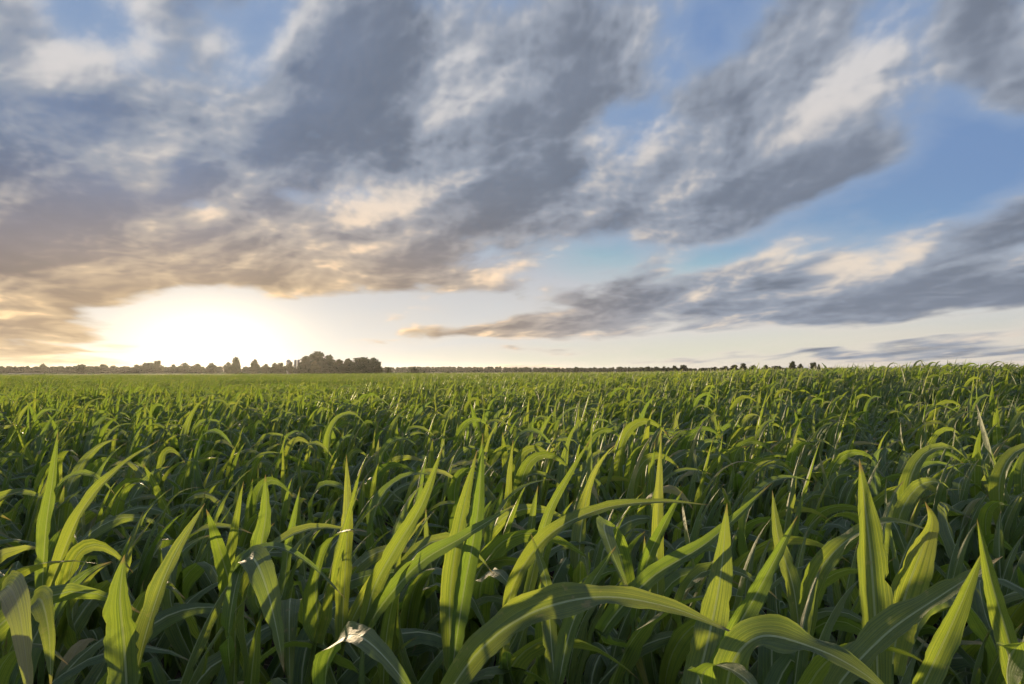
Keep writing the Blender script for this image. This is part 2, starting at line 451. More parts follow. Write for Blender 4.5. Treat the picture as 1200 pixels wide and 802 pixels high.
# ------------------------------------------------------------------ maize leaves
def blade(P, D, S, width, nc, keel, ruffle, rng, base=0.55, peak=0.36, cup=0.0, roll=None):
    """sweep a leaf cross-section along points P with tangents D and side vectors S"""
    n = len(P) - 1
    s = np.linspace(0, 1, n + 1)
    f = np.where(s < peak, base + (1 - base) * np.sin(np.pi / 2 * np.minimum(1, s / peak)), 1 - np.clip((s - peak) / (1 - peak), 0, 1) ** 1.75)
    f = np.maximum(f, 0.012)
    Nn = np.cross(S, D); Nn /= np.linalg.norm(Nn, axis=1, keepdims=True) + 1e-9
    c = np.linspace(-1, 1, nc)
    fold = keel[0] + (keel[1] - keel[0]) * np.minimum(1, s / 0.5) + (keel[2] - keel[1]) * np.clip((s - 0.5) / 0.5, 0, 1)
    hw = 0.5 * width * f
    ph = rng.uniform(0, 6.28, 2); fr = rng.uniform(9, 17, 2)
    V = np.zeros((n + 1, nc, 3))
    nick = 1 - np.abs(rng.normal(0, 0.05, (2, n + 1))) - (rng.random((2, n + 1)) < 0.05) * rng.uniform(0.05, 0.28, (2, n + 1))
    for k, ck in enumerate(c):
        sd = 0 if ck < 0 else 1
        wav = ruffle * (np.sin(fr[sd] * s * 1.6 + ph[sd]) + 0.6 * np.sin(fr[1 - sd] * s * 2.9 + ph[1 - sd] * 2)) * np.sin(np.pi * np.clip(s * 1.05, 0, 1)) * abs(ck) ** 2
        lat = ck * (nick[sd] if abs(ck) > 0.99 else 1.0) * np.cos(fold * (0.7 + 0.3 * abs(ck)))
        up = abs(ck) * np.sin(fold) - cup * ck * ck
        V[:, k] = P + S * (hw * lat)[:, None] + Nn * (hw * (up + wav))[:, None]
    uv = np.stack(np.meshgrid(s, (c + 1) / 2, indexing='ij')[::-1], -1).reshape(-1, 2)
    i, j = np.meshgrid(np.arange(n), np.arange(nc - 1), indexing='ij')
    F_ = np.stack([i * nc + j, i * nc + j + 1, (i + 1) * nc + j + 1, (i + 1) * nc + j], -1).reshape(-1, 4)
    return V.reshape(-1, 3), F_, uv

def transport(P, side0, twist):
    D = np.gradient(P, axis=0); D /= np.linalg.norm(D, axis=1, keepdims=True) + 1e-9
    S = np.zeros_like(P); cur = np.array(side0, float)
    for i in range(len(P)):
        cur = cur - D[i] * cur.dot(D[i]); cur /= np.linalg.norm(cur) + 1e-9
        S[i] = cur
    tw = np.asarray(twist)
    Nn = np.cross(S, D)
    S = S * np.cos(tw)[:, None] + Nn * np.sin(tw)[:, None]
    return D, S

def leaf_geom(L, nseg, nc):
    rng = np.random.default_rng(L['seed'])
    d = np.array([math.sin(L['th']) * math.cos(L['az']), math.sin(L['th']) * math.sin(L['az']), math.cos(L['th'])])
    side = np.array([-math.sin(L['az']), math.cos(L['az']), 0.0])
    n = 24; ds = L['len'] / n
    P = [np.array(L['p0'], float)]
    wind = np.array([1.0, 0.12, 0.05]) * L['wind']
    for i in range(n):
        s = i / n
        hx = math.hypot(d[0], d[1])
        frc = np.array([0, 0, -1.0]) * L['droop'] * (0.05 + 1.35 * s ** 1.6) * (0.25 + hx) + wind * s
        if L['kink'] and abs(s - L['kink']) < 0.03:
            frc = frc + np.array([0.25, 0, -1.0]) * 16
        d = d + frc * ds * 3.2
        d /= np.linalg.norm(d)
        P.append(P[-1] + d * ds)
    P = np.array(P)
    s = np.linspace(0, 1, n + 1)
    D, S = transport(P, side, L['twist'] * s ** 1.5)
    if nseg != n:
        idx = np.linspace(0, n, nseg + 1)
        lo = np.floor(idx).astype(int).clip(0, n - 1); w = (idx - lo)[:, None]
        P = P[lo] * (1 - w) + P[lo + 1] * w; S = S[lo] * (1 - w) + S[lo + 1] * w; D = D[lo] * (1 - w) + D[lo + 1] * w
    return blade(P, D, S, L['w'], nc, L['keel'], L['ruf'], rng, L.get('base', 0.55), L.get('peak', 0.36))

def plant_spec(rng, size=1.0, nleaf=None):
    """leaf list and stalk of one young maize plant, leaves in two ranks, leaning with the wind (+x)"""
    nl = nleaf or int(rng.integers(8, 11))
    plane = rng.uniform(0, math.pi)
    H = rng.uniform(0.52, 0.66) * size
    lean = np.array([rng.uniform(0.02, 0.20), rng.uniform(-0.06, 0.06), 0.0])
    Ls = []
    for k in range(nl):
        t = k / (nl - 1)
        a = plane + math.pi * (k % 2) + rng.normal(0, 0.40)
        h = H * (0.16 + 0.84 * t ** 0.85)
        top = t > 0.80
        length = (0.50 + 0.52 * math.sin(math.pi * (0.10 + 0.70 * t))) * rng.uniform(0.88, 1.12) * size
        if top: length *= rng.uniform(0.62, 0.86)
        w = (0.055 + 0.050 * math.sin(math.pi * (0.12 + 0.66 * t))) * rng.uniform(0.88, 1.12)
        th = (0.80 - 0.48 * t) * rng.uniform(0.75, 1.25)
        droop = (2.1 - 0.9 * t) * rng.uniform(0.30, 1.6)
        if top:
            th = rng.uniform(0.04, 0.40); a = rng.normal(0.1, 0.9); droop *= rng.uniform(0.25, 0.9); w *= 0.80
        Ls.append(dict(seed=int(rng.integers(1 << 30)), p0=(lean[0] * h / H, lean[1] * h / H, h), az=a, th=th, len=length, w=w,
                       droop=droop, wind=rng.uniform(0.0, 2.4) * (0.35 + 0.65 * t) * (0.4 if top else 1.0), twist=rng.normal(0, 0.75) * (1.0 if not top else 0.5),
                       keel=(0.95, 0.42, 0.22) if not top else (1.15, 0.72, 0.38), ruf=rng.uniform(0.10, 0.34),
                       kink=(rng.uniform(0.4, 0.7) if (rng.random() < 0.22 and not top) else 0), tone=rng.random(), base=0.62 if not top else 0.5))
    return dict(leaves=Ls, H=H, lean=lean)

def stalk_geom(H, lean, r0=0.013, r1=0.009, ns=7, nz=9):
    z = np.linspace(-0.03, H + 0.03, nz)
    V = []
    for i, zz in enumerate(z):
        r = r0 + (r1 - r0) * i / (nz - 1)
        r *= 1.12 if i % 2 else 1.0                     # nodes
        if i == nz - 1: r *= 0.4
        for k in range(ns):
            a = 2 * math.pi * k / ns
            V.append((lean[0] * max(0, zz) / H + r * math.cos(a), lean[1] * max(0, zz) / H + r * math.sin(a), zz))
    F_ = [(i * ns + k, i * ns + (k + 1) % ns, (i + 1) * ns + (k + 1) % ns, (i + 1) * ns + k) for i in range(nz - 1) for k in range(ns)]
    return np.array(V), np.array(F_)

def merged_plant(spec, nseg, nc, name, maxleaf=None, stalk=True):
    V, F_, U, T = [], [], [], []; o = 0
    ls = spec['leaves'][-maxleaf:] if maxleaf else spec['leaves']
    for L in ls:
        v, f, u = leaf_geom(L, nseg, nc)
        V.append(v); F_.append(f + o); U.append(u); T.append(np.full(len(v), L['tone'])); o += len(v)
    if stalk:
        v, f = stalk_geom(spec['H'], spec['lean'], ns=5, nz=4)
        V.append(v); F_.append(f + o); U.append(np.tile([[0.3, 0.2]], (len(v), 1))); T.append(np.full(len(v), 0.5))
    return np.vstack(V), np.vstack(F_), np.vstack(U), np.concatenate(T)

# ------------------------------------------------------------------ foreground plants, leaf by leaf
def ray_point(px, py, dist): return np.array(EYE) + np.array(pix_dir(px, py)) * dist * 1.24

def bez_path(pts, n):
    """Catmull-Rom through the control points, evenly resampled"""
    p = np.array(pts, float)
    p = np.vstack([2 * p[0] - p[1], p, 2 * p[-1] - p[-2]])
    out = []
    for i in range(1, len(p) - 2):
        for t in np.linspace(0, 1, 16, endpoint=False):
            a, b, c, d = p[i - 1], p[i], p[i + 1], p[i + 2]
            out.append(0.5 * (2 * b + (c - a) * t + (2 * a - 5 * b + 4 * c - d) * t * t + (3 * b - a - 3 * c + d) * t ** 3))
    out.append(p[-2]); out = np.array(out)
    L = np.concatenate([[0], np.cumsum(np.linalg.norm(np.diff(out, axis=0), axis=1))])
    s = np.linspace(0, L[-1], n + 1)
    return np.stack([np.interp(s, L, out[:, k]) for k in range(3)], -1)

def hero_leaf(root, base_xyz, top, pts, width, face, twist=(0, 0), keel=(0.8, 0.4, 0.2), ruf=0.13, peak=0.36, base=0.6, tone=0.5, seed=0, cup=0.0):
    rng = np.random.default_rng(seed)
    path = [ray_point(*p) for p in pts]
    if np.linalg.norm(path[0] - top) > 0.03: path = [np.array(top)] + path      # grow out of the whorl
    P = bez_path(path, 34)
    s = np.linspace(0, 1, len(P))
    D = np.gradient(P, axis=0); D /= np.linalg.norm(D, axis=1, keepdims=True)
    fv = np.array(face, float); fv /= np.linalg.norm(fv)
    S = np.cross(D, fv[None, :]); S /= np.linalg.norm(S, axis=1, keepdims=True) + 1e-9
    tw = twist[0] + (twist[1] - twist[0]) * s
    Nn = np.cross(S, D)
    S = S * np.cos(tw)[:, None] + Nn * np.sin(tw)[:, None]
    V, F_, U = blade(P, D, S, width * 1.04, 9, keel, ruf, rng, base, peak, cup)
    V = V - np.array(base_xyz)
    link('leaf', mesh_from('leaf', V, F_, MAT_LEAF, U, True, tone), root)

HERO_XY = []
def hero_plant(label, leaves, stalk_px, seed, extra=4, group=None):
    """stalk_px: (px, py, dist) of the whorl the leaves rise from; the stalk stands on the ground below it"""
    top = ray_point(*stalk_px)
    bx, by = top[0] - 0.03, top[1] + 0.02
    b = np.array([bx, by, gz(bx, by)])
    root = bpy.data.objects.new('corn_plant', None); col.objects.link(root)
    root.location = b; root.empty_display_size = 0.1
    tag(root, label, 'corn plant', group or 'corn plants at the front of the field')
    H = max(0.25, top[2] - b[2])
    v, f = stalk_geom(H, (0.03, -0.02, 0))
    link('stalk', mesh_from('stalk', v, f, MAT_STALK), root)
    for k, lf in enumerate(leaves):
        lf = dict(lf); lf.setdefault('seed', seed * 17 + k); lf.setdefault('tone', (seed * 0.37 + k * 0.21) % 1)
        hero_leaf(root, b, top, **lf)
    rng = np.random.default_rng(1000 + seed)
    sp = plant_spec(rng, min(1.0, H / 0.56), 9)
    for L in sp['leaves'][1:1 + extra]:
        L['len'] *= 0.72
        v, f, u = leaf_geom(L, 18, 7)
        link('leaf', mesh_from('leaf', v, f, MAT_LEAF, u, True, L['tone']), root)
    HERO_XY.append((bx, by))
    return root

CAM = (0.0, -1.0, 0.25)         # blade faces the viewer
UPC = (0.0, -0.55, 0.85)        # blade faces up and a little to the viewer
UPR = (0.35, -0.5, 0.8); UPL = (-0.4, -0.5, 0.75)
hero_plant('corn plant at the front with one tall bright spear-shaped upright leaf', [
    dict(pts=[(1030, 830, 1.80), (1026, 740, 1.78), (1020, 650, 1.76), (1007, 538, 1.74)], width=0.088, face=CAM, twist=(0.25, 0.05), keel=(0.6, 0.35, 0.4), peak=0.45, tone=0.85)], (1030, 830, 1.80), 1, 3)
hero_plant('corn plant whose long broad leaf arches across the bottom of the view', [
    dict(pts=[(515, 830, 1.50), (560, 765, 1.47), (620, 720, 1.44), (700, 700, 1.42), (785, 712, 1.40), (865, 744, 1.40)], width=0.088, face=UPC, twist=(-0.5, 0.25), keel=(0.7, 0.3, 0.1), peak=0.42, ruf=0.26, tone=0.2)], (512, 840, 1.52), 2, 2)
hero_plant('corn plant with a wide folded leaf sweeping down to the bottom edge', [
    dict(pts=[(845, 850, 1.30), (858, 778, 1.27), (893, 746, 1.24), (955, 760, 1.20), (1010, 788, 1.17), (1060, 830, 1.15)], width=0.078, face=UPC, twist=(-0.3, 0.15), keel=(0.5, 0.3, 0.1), ruf=0.30, tone=0.4),
    dict(pts=[(838, 850, 1.40), (822, 800, 1.34), (838, 780, 1.26), (875, 797, 1.18), (910, 850, 1.12)], width=0.07, face=UPC, twist=(-0.2, 0.3), keel=(0.5, 0.3, 0.1), tone=0.15)], (850, 860, 1.30), 3, 0)
hero_plant('corn plant with a bluish leaf slanting up to the right across its neighbours', [
    dict(pts=[(985, 800, 1.62), (1040, 742, 1.60), (1100, 700, 1.58), (1175, 652, 1.56)], width=0.088, face=UPC, twist=(0.35, 0.25), keel=(0.5, 0.3, 0.15), peak=0.4, tone=0.05)], (975, 835, 1.65), 4, 1)
hero_plant('corn plant with a narrow banded sunlit leaf leaning right near the corner', [
    dict(pts=[(1060, 850, 1.52), (1095, 775, 1.50), (1125, 710, 1.48), (1152, 645, 1.46)], width=0.058, face=CAM, twist=(0.3, 0.2), keel=(0.7, 0.5, 0.4), tone=0.9)], (1058, 860, 1.54), 5, 1)
hero_plant('corn plant with a tightly rolled golden leaf at the far right corner', [
    dict(pts=[(1205, 850, 1.42), (1185, 760, 1.41), (1163, 685, 1.40), (1145, 608, 1.39)], width=0.060, face=CAM, twist=(0.9, 0.6), keel=(0.9, 0.9, 0.9), tone=0.95),
    dict(pts=[(1200, 850, 1.42), (1180, 800, 1.36), (1190, 760, 1.30), (1240, 740, 1.25)], width=0.07, face=UPC, tone=0.3)], (1206, 862, 1.43), 6, 1)
hero_plant('corn plant with a short broad leaf ending in a curled dry tip', [
    dict(pts=[(1048, 760, 1.98), (1060, 700, 1.96), (1080, 645, 1.94), (1092, 612, 1.92), (1084, 588, 1.90)], width=0.100, face=CAM, twist=(-0.1, 0.35), keel=(0.5, 0.35, 0.6), peak=0.45, tone=0.1)], (1045, 790, 2.0), 7, 2)
hero_plant('corn plant with a folded-over leaf hanging down, its fold lit by the sun', [
    dict(pts=[(275, 790, 2.20), (277, 705, 2.12), (283, 665, 2.0), (296, 654, 1.86), (311, 685, 1.77), (324, 737, 1.74), (333, 788, 1.74)], width=0.090, face=(0.1, -0.8, 0.6), twist=(0.3, 0.1), keel=(0.5, 0.25, 0.25), peak=0.58, ruf=0.14, tone=0.1),
    dict(pts=[(268, 740, 1.95), (285, 660, 1.95), (318, 640, 1.92), (362, 660, 1.88), (406, 703, 1.84)], width=0.050, face=UPC, twist=(0.2, 0.4), keel=(0.5, 0.4, 0.2), tone=0.25)], (272, 800, 2.2), 8, 3)
hero_plant('corn plant with a wide grey-green leaf bending over at the bottom edge', [
    dict(pts=[(385, 860, 1.85), (382, 795, 1.72), (392, 757, 1.55), (418, 745, 1.42), (455, 775, 1.32), (502, 840, 1.26)], width=0.085, face=UPC, twist=(0.1, -0.15), keel=(0.5, 0.25, 0.1), ruf=0.2, tone=0.12)], (385, 868, 1.86), 9, 2)
hero_plant('corn plant with one straight upright leaf beside a slanting one, left of centre', [
    dict(pts=[(400, 760, 2.25), (404, 680, 2.23), (408, 600, 2.21), (406, 533, 2.19)], width=0.066, face=CAM, twist=(0.1, 0.2), tone=0.6),
    dict(pts=[(398, 760, 2.25), (432, 690, 2.2), (470, 640, 2.16), (500, 605, 2.13)], width=0.05, face=CAM, tone=0.8)], (398, 775, 2.26), 10, 3)
hero_plant('corn plant with a wavy leaf rising to the right and a spear behind it', [
    dict(pts=[(425, 745, 1.98), (438, 690, 1.95), (462, 645, 1.93), (495, 590, 1.90), (519, 524, 1.88)], width=0.066, face=CAM, twist=(-0.4, 0.3), keel=(0.8, 0.5, 0.3), tone=0.95),
    dict(pts=[(440, 720, 1.95), (490, 662, 1.88), (545, 628, 1.84), (606, 590, 1.80)], width=0.064, face=UPC, twist=(-0.5, -0.2), tone=0.7)], (425, 760, 2.0), 11, 3)
hero_plant('corn plant with twin upright pointed leaves near the centre of the field edge', [
    dict(pts=[(528, 770, 2.0), (528, 690, 1.98), (540, 610, 1.96), (559, 528, 1.94)], width=0.070, face=CAM, twist=(0.3, 0.1), tone=0.65),
    dict(pts=[(532, 770, 1.98), (544, 690, 1.96), (560, 600, 1.93), (566, 508, 1.90)], width=0.078, face=CAM, twist=(-0.2, 0.3), keel=(0.9, 0.6, 0.4), tone=0.75)], (530, 785, 2.0), 12, 3)
hero_plant('corn plant with a long narrow leaf arching flat towards the right', [
    dict(pts=[(590, 760, 2.05), (600, 690, 2.02), (640, 630, 1.98), (700, 598, 1.95), (770, 588, 1.92), (832, 592, 1.90)], width=0.060, face=UPC, twist=(-0.5, 0.1), tone=0.85),
    dict(pts=[(610, 730, 2.10), (640, 610, 2.08), (668, 555, 2.06), (694, 512, 2.04)], width=0.046, face=CAM, tone=0.8)], (588, 775, 2.07), 13, 3)
hero_plant('corn plant with a slim upright spear above crossing leaves, right of centre', [
    dict(pts=[(768, 720, 2.35), (770, 640, 2.33), (772, 580, 2.31), (775, 507, 2.29)], width=0.060, face=CAM, twist=(0.2, 0.2), tone=0.7),
    dict(pts=[(705, 745, 2.05), (760, 680, 2.0), (830, 635, 1.96), (905, 566, 1.92)], width=0.074, face=UPC, twist=(-0.35, -0.1), keel=(0.8, 0.5, 0.3), tone=0.45)], (735, 760, 2.2), 14, 3)
hero_plant('corn plant with a straight slanting leaf edged in gold, below centre right', [
    dict(pts=[(815, 830, 1.72), (850, 760, 1.70), (890, 690, 1.68), (935, 604, 1.66)], width=0.070, face=CAM, twist=(-0.2, 0.5), keel=(0.8, 0.6, 0.4), tone=0.55),
    dict(pts=[(812, 820, 1.85), (832, 740, 1.86), (845, 670, 1.88), (852, 590, 1.90)], width=0.100, face=CAM, twist=(0.2, 0.0), keel=(0.5, 0.2, 0.2), tone=0.05)], (812, 842, 1.76), 15, 2)
hero_plant('corn plant with a short pointed yellow-green leaf under the low sun', [
    dict(pts=[(300, 700, 2.45), (306, 640, 2.42), (312, 600, 2.40), (311, 556, 2.38)], width=0.085, face=CAM, twist=(0.2, 0.2), tone=0.95),
    dict(pts=[(330, 700, 2.5), (338, 640, 2.5), (346, 600, 2.48), (352, 570, 2.46)], width=0.045, face=CAM, tone=0.9)], (305, 715, 2.46), 16, 3)
hero_plant('corn plant at the left edge with narrow lit spears', [
    dict(pts=[(50, 690, 2.6), (54, 620, 2.58), (62, 560, 2.55), (68, 505, 2.53)], width=0.060, face=CAM, tone=0.9),
    dict(pts=[(58, 690, 2.6), (95, 600, 2.55), (140, 548, 2.5), (188, 515, 2.46)], width=0.060, face=UPC, twist=(-0.4, 0), tone=0.8)], (52, 705, 2.6), 17, 3)
hero_plant('corn plant with drooping blue-grey leaves in the bottom left corner', [
    dict(pts=[(0, 770, 2.15), (0, 712, 2.0), (9, 687, 1.82), (22, 715, 1.68), (32, 785, 1.62), (38, 850, 1.6)], width=0.085, face=(0.1, -0.8, 0.6), twist=(0.1, 0), keel=(0.4, 0.2, 0.2), tone=0.02),
    dict(pts=[(8, 770, 2.15), (34, 720, 2.05), (47, 702, 1.9), (57, 740, 1.76), (60, 812, 1.72)], width=0.075, face=(0.0, -0.8, 0.6), keel=(0.4, 0.2, 0.2), tone=0.1)], (4, 785, 2.15), 18, 2)
hero_plant('corn plant with a broad shaded leaf showing a pale midrib, lower left', [
    dict(pts=[(150, 830, 1.9), (146, 760, 1.88), (141, 700, 1.86), (146, 650, 1.85)], width=0.105, face=CAM, twist=(0, 0.3), keel=(0.4, 0.2, 0.3), peak=0.5, tone=0.08),
    dict(pts=[(152, 830, 1.9), (172, 740, 1.92), (200, 660, 1.95), (240, 590, 1.98)], width=0.075, face=CAM, twist=(0.3, 0.2), tone=0.4)], (150, 845, 1.9), 19, 3)

hero_plant('corn plant with a pale grey-green leaf folded down beside dark gaps, centre right', [
    dict(pts=[(742, 735, 2.55), (728, 655, 2.5), (712, 618, 2.35), (708, 620, 2.15), (720, 655, 2.0), (742, 705, 1.95)], width=0.085, face=(0.1, -0.8, 0.6), twist=(0.2, 0.0), keel=(0.5, 0.25, 0.2), peak=0.6, ruf=0.2, tone=0.03),
    dict(pts=[(745, 720, 2.25), (758, 660, 2.2), (778, 615, 2.15), (800, 575, 2.1)], width=0.06, face=CAM, twist=(0.5, 0.2), keel=(0.9, 0.6, 0.4), ruf=0.2, tone=0.9)], (742, 735, 2.25), 20, 3)
hero_plant('corn plant whose crossing leaves lean right between centre and the long arching leaf', [
    dict(pts=[(655, 800, 1.85), (668, 740, 1.85), (690, 690, 1.83), (722, 640, 1.8)], width=0.062, face=CAM, twist=(0.3, 0.5), keel=(0.8, 0.5, 0.4), ruf=0.2, tone=0.6),
    dict(pts=[(650, 800, 1.85), (645, 740, 1.9), (640, 680, 1.92), (622, 625, 1.95)], width=0.055, face=CAM, twist=(0.2, 0.4), ruf=0.18, tone=0.3)], (652, 815, 1.86), 21, 3)
hero_plant('corn plant with a grey-green leaf arching right below the rise', [
    dict(pts=[(940, 760, 2.1), (950, 690, 2.08), (985, 640, 2.05), (1040, 612, 2.0), (1100, 625, 1.95)], width=0.075, face=UPC, twist=(-0.3, 0.2), ruf=0.22, tone=0.05),
    dict(pts=[(938, 760, 2.1), (930, 690, 2.12), (912, 630, 2.15), (905, 575, 2.18)], width=0.06, face=CAM, twist=(0.2, 0.3), ruf=0.2, tone=0.45)], (940, 775, 2.1), 22, 3)

# ------------------------------------------------------------------ the rows of the field
rng = np.random.default_rng(21)
NPROTO = 22
SPECS = [plant_spec(rng, rng.uniform(0.86, 1.10)) for _ in range(NPROTO)]
PHI = R(17); ROW = 0.74; STEP = 0.19
u = np.array([math.cos(PHI), math.sin(PHI)]); w = np.array([-math.sin(PHI), math.cos(PHI)])
pts = []
RMAX = 46.0
def vigour(x, y):
    """uneven growth across the field: -1 (weak) .. 1 (strong)"""
    return (np.sin(x * 0.9 + 1.3 * np.sin(y * 0.37)) + np.sin(y * 0.71 + 0.8 * x + 2.0) + np.sin(x * 0.23 - y * 0.31 + 1.0) + np.sin(1.9 * x - 1.1 * y)) / 4
for k in range(int(-60 / ROW), int(60 / ROW)):
    tpos = np.arange(-75, 75, STEP)
    p = (tpos + rng.normal(0, 0.03, len(tpos)))[:, None] * u + (k * ROW + 0.25 + rng.normal(0, 0.03, len(tpos)))[:, None] * w
    pts.append(p)
pts = np.vstack(pts)
r = np.hypot(pts[:, 0], pts[:, 1]); a = np.arctan2(pts[:, 0], pts[:, 1])
keep = (r < RMAX) & (np.abs(a) < 1.15) & (r > 2.05) & (rng.random(len(r)) > 0.05 + 0.22 * np.clip(-vigour(pts[:, 0], pts[:, 1]) - 0.15, 0, 1))
keep &= ~((np.abs(a) > 0.75) & (r > 14))
pts, r, a = pts[keep], r[keep], a[keep]
hx = np.array(HERO_XY)
dmin = np.min(np.hypot(pts[:, None, 0] - hx[None, :, 0], pts[:, None, 1] - hx[None, :, 1]), axis=1)
ok = dmin > 0.08
pts, r, a = pts[ok], r[ok], a[ok]
order = np.argsort(r); pts, r, a = pts[order], r[order], a[order]
# plants that show largest: the nearest inside the frame
vis = (np.abs(a) < 0.67)
ind = np.where(vis)[0][:300 - len(HERO_XY)]
rest = np.ones(len(pts), bool); rest[ind] = False

LEAF_MESH = []; STALK_MESH = []
for sp in SPECS:
    LEAF_MESH.append([mesh_from('leaf', *leaf_geom(L, 18, 7)[:2], MAT_LEAF, leaf_geom(L, 18, 7)[2], True, L['tone']) for L in sp['leaves']])
    v, f = stalk_geom(sp['H'], sp['lean']); STALK_MESH.append(mesh_from('stalk', v, f, MAT_STALK))
HERO_SHORT = ['tall spear-shaped leaf', 'long leaf arching along the bottom', 'wide folded leaf at the bottom edge', 'bluish slanting leaf', 'narrow banded leaf',
              'rolled golden leaf', 'curled dry leaf tip', 'folded leaf hanging down', 'grey-green leaf bending over', 'straight leaf beside a slanting one', 'wavy rising leaf',
              'twin upright leaves', 'long flat arching leaf', 'slim spear above crossing leaves', 'gold-edged slanting leaf', 'short pointed yellow-green leaf',
              'narrow lit spears at the left edge', 'drooping blue-grey leaves', 'broad shaded leaf with pale midrib', 'pale folded leaf', 'crossing leaves left of the slanting one', 'grey-green leaf arching right']
ORD = ['first', 'second', 'third', 'fourth', 'fifth', 'sixth', 'seventh', 'eighth', 'ninth', 'tenth']
hero_px = [math.atan2(x, y) for x, y in HERO_XY]; behind = {}
def zone(a_, r_):
    px = 600 + F * math.tan(a_)
    side = ('under the low sun', 'left of the middle', 'right of the middle',
            'climbing the rise on the right')[0 if px < 290 else 1 if px < 600 else 2 if px < 900 else 3]
    depth = 'corn plant just behind the front ones' if r_ < 3.9 else 'leafy corn plant a few rows back' if r_ < 6.0 else 'smaller-looking corn plant further back'
    return '%s %s' % (depth, side)
def size_at(r_): return np.clip(1.0 - 0.03 * 0, 0.8, 1.2)
for q_, idx in enumerate(ind):
    x, y = pts[idx]; k = int(rng.integers(NPROTO))
    if q_ < NPROTO: k = q_
    sc = rng.uniform(0.88, 1.10) * (1 + 0.12 * float(vigour(x, y))); rot = rng.normal(0, 0.30)
    if r[idx] < 2.9: sc *= 0.92
    lab = zone(a[idx], r[idx])
    grp = lab.replace('corn plant', 'corn plants')
    if r[idx] < 3.9:                                    # near enough to be told apart by the front plant before it
        h_ = min(range(len(hero_px)), key=lambda q: abs(hero_px[q] - a[idx]))
        n_b = behind.get(h_, 0); behind[h_] = n_b + 1
        if n_b < 10: lab = '%s corn plant behind the one with the %s' % (ORD[n_b], HERO_SHORT[h_])
    root = bpy.data.objects.new('corn_plant', None); col.objects.link(root)
    root.empty_display_size = 0.1
    root.location = (x, y, gz(x, y)); root.rotation_euler = (0, 0, rot); root.scale = (sc, sc, sc * rng.uniform(0.95, 1.06))
    tag(root, lab, 'corn plant', grp)
    link('stalk', STALK_MESH[k], root)
    for me in LEAF_MESH[k]: link('leaf', me, root)

def instanced_field(name, label, P, Z, rot, scl, idx, variants):
    """one crop mass: points carrying turned and scaled copies of a few plants"""
    me = bpy.data.meshes.new(name)
    me.vertices.add(len(P)); me.vertices.foreach_set('co', np.column_stack([P, Z]).astype(np.float32).ravel())
    for nm, ty, dat in (('rz', 'FLOAT', rot), ('sc', 'FLOAT', scl), ('vi', 'INT', idx)):
        at = me.attributes.new(nm, ty, 'POINT'); at.data.foreach_set('value', np.asarray(dat, np.float32 if ty == 'FLOAT' else np.int32))
    o = link(name, me)
    g = bpy.data.node_groups.new(name, 'GeometryNodeTree')
    g.interface.new_socket('Geometry', in_out='INPUT', socket_type='NodeSocketGeometry')
    g.interface.new_socket('Geometry', in_out='OUTPUT', socket_type='NodeSocketGeometry')
    gi = g.nodes.new('NodeGroupInput'); go = g.nodes.new('NodeGroupOutput')
    ip = g.nodes.new('GeometryNodeInstanceOnPoints'); ip.inputs['Pick Instance'].default_value = True
    g.links.new(gi.outputs[0], ip.inputs['Points'])
    j = g.nodes.new('GeometryNodeJoinGeometry')
    for vo in reversed(variants):
        oi = g.nodes.new('GeometryNodeObjectInfo'); oi.inputs['Object'].default_value = vo
        oi.inputs['As Instance'].default_value = True
        g.links.new(oi.outputs['Geometry'], j.inputs[0])
    g.links.new(j.outputs[0], ip.inputs['Instance'])
    def attr(nm, ty):
        n = g.nodes.new('GeometryNodeInputNamedAttribute'); n.data_type = ty; n.inputs['Name'].default_value = nm
        return n.outputs['Attribute']
    g.links.new(attr('vi', 'INT'), ip.inputs['Instance Index'])
    cx = g.nodes.new('ShaderNodeCombineXYZ'); g.links.new(attr('rz', 'FLOAT'), cx.inputs[2])
    g.links.new(cx.outputs[0], ip.inputs['Rotation'])
    cs = g.nodes.new('ShaderNodeCombineXYZ'); sa_ = attr('sc', 'FLOAT')
    for q in range(3): g.links.new(sa_, cs.inputs[q])
    g.links.new(cs.outputs[0], ip.inputs['Scale'])
    g.links.new(ip.outputs[0], go.inputs[0])
    md = o.modifiers.new('crop', 'NODES'); md.node_group = g
    tag(o, label, 'corn field', kind='stuff')
    return o

mid_variants = []
for k, sp in enumerate(SPECS):
    v, f, uu, tt = merged_plant(sp, 12, 5, 'p')
    mid_variants.append(bpy.data.objects.new('corn_plant_mesh', mesh_from('corn_plant_mesh', v, f, MAT_LEAF, uu, True, tt)))
rp = pts[rest]; n_ = len(rp)
instanced_field('corn_field', 'green corn crop filling the middle of the field', rp, ground_h(rp[:, 0], rp[:, 1]),
                rng.normal(0, 0.35, n_), rng.uniform(0.86, 1.12, n_) * (1 + 0.12 * vigour(rp[:, 0], rp[:, 1])), rng.integers(0, NPROTO, n_), mid_variants)

# far rows: lengths of row, each a dozen plants
row_variants = []
for k in range(6):
    V, F_, U, T = [], [], [], []; o = 0
    for t in np.arange(-1.0, 1.0, STEP):
        sp = SPECS[int(rng.integers(NPROTO))]
        v, f, uu, tt = merged_plant(sp, 5, 3, 'p', 6, False)
        s_ = rng.uniform(0.88, 1.12); ro = rng.normal(0, 0.35)
        c_, n2_ = math.cos(ro), math.sin(ro)
        v = (v * s_) @ np.array([[c_, n2_, 0], [-n2_, c_, 0], [0, 0, 1]]) + np.array([(t + rng.normal(0, .03)), rng.normal(0, .03), 0])
        V.append(v); F_.append(f + o); U.append(uu); T.append((tt + rng.random()) % 1); o += len(v)
    row_variants.append(bpy.data.objects.new('corn_row_mesh', mesh_from('corn_row_mesh', np.vstack(V), np.vstack(F_), MAT_LEAF, np.vstack(U), True, np.concatenate(T))))
P = []
